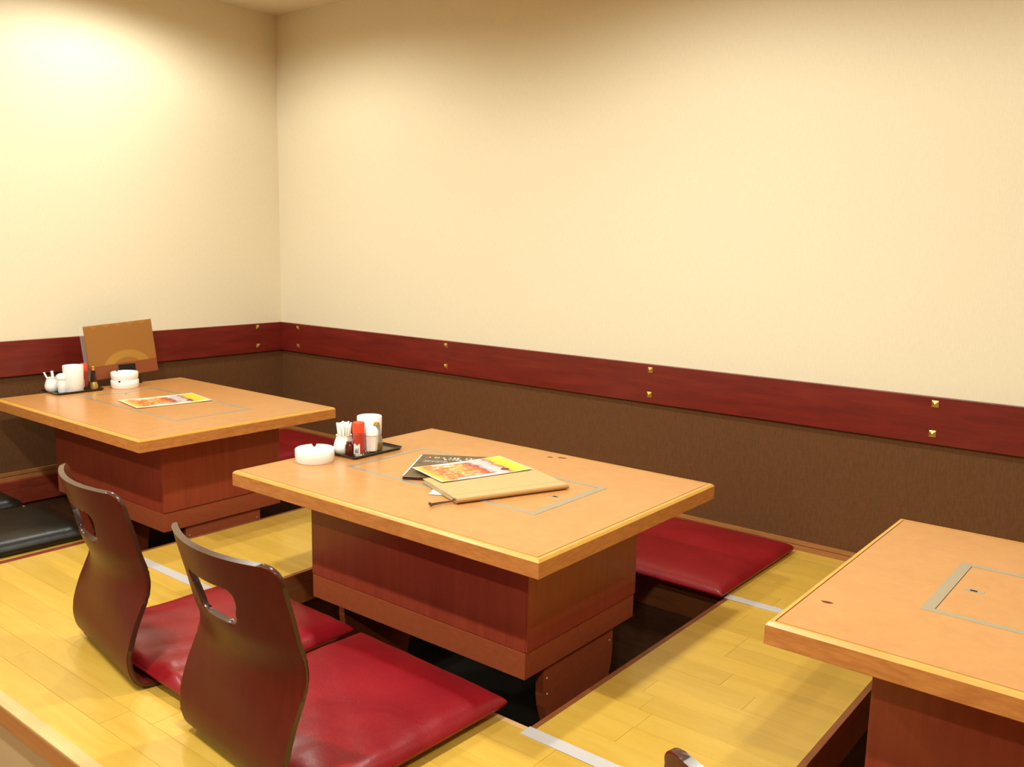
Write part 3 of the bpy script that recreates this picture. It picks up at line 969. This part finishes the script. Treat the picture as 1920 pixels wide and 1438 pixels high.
t = thing('oil_cruet', 'slim clear glass cruet with amber oil behind the salt shaker, middle table', 'cruet', (1.752, -1.002, ZI))
lathe('bottle', [(0, 0), (0.017, 0), (0.0175, 0.03), (0.012, 0.055), (0.0095, 0.070), (0.011, 0.074), (0.0, 0.074)], 'glass', t, 24)
lathe('oil', [(0, 0.003), (0.0145, 0.003), (0.0148, 0.022), (0, 0.022)], 'amber', t, 24)
lathe('spout_cap', [(0, 0.0745), (0.009, 0.0745), (0.007, 0.082), (0, 0.083)], 'gold', t, 20)
t = thing('sauce_bottle', 'small dark brown sauce bottle beside the red-capped shaker, middle table', 'bottle', (1.742, -1.096, ZI))
lathe('bottle', [(0, 0), (0.0105, 0), (0.011, 0.002), (0.011, 0.030), (0.0075, 0.034), (0, 0.034)], 'brown_glass', t, 20)
lathe('cap', [(0, 0.0342), (0.0078, 0.0342), (0.0078, 0.040), (0, 0.0405)], 'brown_glass', t, 20)
t = thing('sauce_cruet', 'slim dark sauce cruet with gold tip at the left table tray\'s end', 'cruet', (0.205, -1.045, ZI))
lathe('bottle', [(0, 0), (0.0150, 0), (0.0155, 0.010), (0.0110, 0.030), (0.0080, 0.060), (0.0068, 0.072), (0, 0.072)], 'soy', t, 24)
lathe('base_glass', [(0.0154, 0.0005), (0.0165, 0.001), (0.0155, 0.014), (0.0120, 0.028), (0.0112, 0.028)], 'gold', t, 24, cap=False)
lathe('tip', [(0, 0.0722), (0.0055, 0.0722), (0.0060, 0.078), (0.0045, 0.080), (0.0058, 0.086), (0.003, 0.090), (0, 0.090)], 'gold', t, 20)

# --- papers
def sheet(name, label, cat, cx, cy, z, w, l, ang, mat, curl=0.0, thick=0.0006, tilt=(0, 0), group=None, back=None):
    """flat sheet: width w along local x, length l along local y"""
    bm = bmesh.new()
    nx, ny = 6, 12
    g = {}
    for i in range(nx + 1):
        for j in range(ny + 1):
            x = -w / 2 + w * i / nx; y = -l / 2 + l * j / ny
            zz = curl * ((2 * y / l) ** 2) + tilt[0] * x + tilt[1] * y
            g[i, j] = (bm.verts.new((x, y, zz + thick)), bm.verts.new((x, y, zz)))
    for i in range(nx):
        for j in range(ny):
            bm.faces.new([g[a][0] for a in ((i, j), (i + 1, j), (i + 1, j + 1), (i, j + 1))])
            bm.faces.new([g[a][1] for a in ((i, j), (i, j + 1), (i + 1, j + 1), (i + 1, j))])
    rim = [(i, 0) for i in range(nx)] + [(nx, j) for j in range(ny)] + [(i, ny) for i in range(nx, 0, -1)] + [(0, j) for j in range(ny, 0, -1)]
    for a, b in zip(rim, rim[1:] + rim[:1]):
        bm.faces.new((g[a][1], g[b][1], g[b][0], g[a][0]))
    o = new_obj(name, bm, mat, None, True, (cx, cy, z), ang)
    sharp(o, 40)
    return tag(o, label, cat, group)

# binder: spine towards the right end of the middle table
BA = math.atan2(0.282, 0.118) - math.pi / 2      # local y along the spine
bx, by = (2.273 + 2.391) / 2, (-1.237 - 0.955) / 2
t = thing('menu_binder', 'tan cloth menu binder with rounded spine and brown cord, middle table', 'binder', (bx, by, ZTT + 0.0018), BA)
Lb, Wb, Hb = 0.304, 0.200, 0.011
box('back_cover', -Wb, -0.004, -Lb / 2, Lb / 2, 0.0, 0.0022, 'kraft', t, 0.0006)
box('pages', -Wb + 0.004, -0.006, -Lb / 2 + 0.003, Lb / 2 - 0.003, 0.0024, Hb - 0.0024, 'pages', t)
box('front_cover', -Wb, -0.036, -Lb / 2, Lb / 2, Hb - 0.0022, Hb, 'kraft', t, 0.0006)
box('hinge', -0.0355, -0.004, -Lb / 2, Lb / 2, Hb - 0.0026, Hb - 0.0003, 'kraft', t, 0.0005)
bm = bmesh.new()
pts = [(-0.004, 0.0)] + [(-0.004 + 0.0068 * math.cos(a), Hb / 2 + Hb / 2 * math.sin(a)) for a in [math.radians(-80 + 20 * k) for k in range(9)]] + [(-0.004, Hb)]
lo = [bm.verts.new((p[0], -Lb / 2, p[1])) for p in pts]; hi = [bm.verts.new((p[0], Lb / 2, p[1])) for p in pts]
bm.faces.new(lo); bm.faces.new(hi[::-1])
for i in range(len(pts)):
    j = (i + 1) % len(pts)
    bm.faces.new((lo[i], lo[j], hi[j], hi[i]))
sp = new_obj('spine', bm, 'kraft2', t, True); sharp(sp, 50)
bm = bmesh.new()
add_tube(bm, [(-0.012, -Lb / 2 + 0.004, Hb * 0.9), (-0.012, -Lb / 2 - 0.003, Hb * 0.7), (-0.013, -Lb / 2 - 0.008, 0.004), (-0.020, -Lb / 2 - 0.030, 0.0022), (-0.018, -Lb / 2 - 0.058, 0.0022)], 0.0017, 8)
add_tube(bm, [(-0.010, -Lb / 2 + 0.004, Hb * 0.9), (-0.009, -Lb / 2 - 0.004, Hb * 0.6), (-0.010, -Lb / 2 - 0.010, 0.004), (-0.014, -Lb / 2 - 0.034, 0.0024), (-0.007, -Lb / 2 - 0.060, 0.0022)], 0.0017, 8)
cord = new_obj('cord', bm, 'cord', t, True)
for (kx, ky) in ((-0.018, -Lb / 2 - 0.060), (-0.0065, -Lb / 2 - 0.062)):
    bm = bmesh.new(); bmesh.ops.create_icosphere(bm, subdivisions=2, radius=0.0034)
    bmesh.ops.translate(bm, vec=(kx, ky, 0.0034), verts=bm.verts)
    new_obj('knot', bm, 'cord', cord, True)

# dark printed menu page, partly on the binder's far edge
da = math.atan2(0.205, -0.129) - math.pi / 2     # local y along the long edge
dx_, dy_ = (2.027 + 2.050) / 2, (-1.174 - 0.860) / 2
dm = sheet('menu_sheet', 'dark brown printed menu page with white lettering, half under the food-photo menu', 'menu', dx_, dy_, ZTT + 0.0068, 0.186, 0.242, da, 'dark_print', 0.001, 0.0012, group=None)
# pale border of the page
for (x0, x1, y0, y1) in ((-0.093, -0.0895, -0.121, 0.121), (0.0895, 0.093, -0.121, 0.121), (-0.0895, 0.0895, -0.121, -0.1175)):
    b = bmesh.new(); add_box(b, x0, x1, y0, y1, 0.0015, 0.0021)
    new_obj('page_border', b, 'paper', dm)
# illegible white lettering: rows of short strokes
rt = random.Random(11)
def lettering(parent, rows):
    bm = bmesh.new()
    for (cx_, y_, n, pitch, hgt, wgt) in rows:
        for q in range(n):
            if rt.random() < 0.10: continue
            xx = cx_ + q * pitch
            for _ in range(3):
                a = rt.uniform(0, 1)
                if a < 0.5: sx, sy = pitch * 0.62, wgt
                else: sx, sy = wgt, hgt * rt.uniform(0.6, 1.0)
                ox, oy = rt.uniform(0, max(1e-5, pitch * 0.8 - sx)), rt.uniform(0, max(1e-5, hgt - sy))
                add_box(bm, xx + ox, xx + ox + sx, y_ + oy, y_ + oy + sy, 0.0014, 0.0021)
    o = new_obj('lettering', bm, 'paper', parent)
    o['kind'] = 'stuff'
# page is read with its left margin at local -x ... lines run along local x
lettering(dm, [(-0.076, 0.082, 7, 0.0082, 0.013, 0.0032), (-0.010, 0.078, 3, 0.011, 0.020, 0.0042), (0.026, 0.082, 6, 0.010, 0.015, 0.0034),
               (-0.020, 0.066, 5, 0.010, 0.011, 0.003), (-0.070, 0.050, 15, 0.0045, 0.004, 0.0009), (-0.072, 0.040, 16, 0.0045, 0.004, 0.0009)])
# dark strip standing in for the shade under the page; white leaflet beneath
sheet('shade_strip', 'dark red-brown strip standing in for the shade under the dark printed page', 'menu', dx_ - 0.064 * 0.813, dy_ - 0.064 * 0.583, ZTT + 0.0014, 0.054, 0.234, da, 'page_shade', 0.0, 0.0046)
sheet('leaflet', 'white paper leaflet corner showing under the tan binder', 'leaflet', 2.160, -1.110, ZTT + 0.0010, 0.10, 0.200, BA + 0.95, 'paper', 0.0, 0.0004)
# food photograph menus
pa = math.atan2(0.257, 0.086) - math.pi / 2
sheet('food_menu', 'orange and yellow food-photo menu lying on top of the tan binder', 'menu', 2.121, -1.008, ZTT + 0.0146, 0.160, 0.268, pa, 'food_print', 0.0015, 0.0009, (0.0, 0.0), 'food-photo menus')
sheet('food_menu', 'orange and yellow food-photo menu alone on the left table', 'menu', 0.617, -0.988, ZTT + 0.0016, 0.190, 0.272, math.atan2(0.26, 0.045) - math.pi / 2, 'food_print', 0.0015, 0.0009, (0.0, 0.0), 'food-photo menus')

# standing menu board in a black holder on the left table
t = thing('menu_board', 'tan menu board with a pale arc, standing in a black holder, left table', 'menu', (0.168, -0.895, ZTT))
tilt = 0.10
def tilted(name, y0, y1, z0, z1, x0, x1, mat, parent, bev=0.0, origin=(0, 0, 0), roll=0.0):
    o = box(name, x0, x1, y0, y1, z0, z1, mat, parent, bev)
    o.rotation_euler = (roll, -tilt, 0.0); o.location = origin
    return o
board = tilted('menu_face', -0.142, 0.142, 0.0, 0.213, -0.0008, 0.0008, 'arc_print', t, 0, (0.0, 0.0, 0.036), 0.055)
tilted('film_sleeve', -0.158, 0.1425, 0.0, 0.215, -0.0032, -0.0012, 'film', t, 0, (0.0, 0.0, 0.036), 0.055)
tilted('holder_clip', -0.027, 0.043, -0.030, 0.050, 0.0014, 0.005, 'black', t, 0.001, (0.0, 0.0, 0.0315))
bm = bmesh.new(); add_box(bm, -0.016, 0.009, -0.030, 0.066, 0.0, 0.0025, 0.0008)
new_obj('holder_foot', bm, 'black', t)
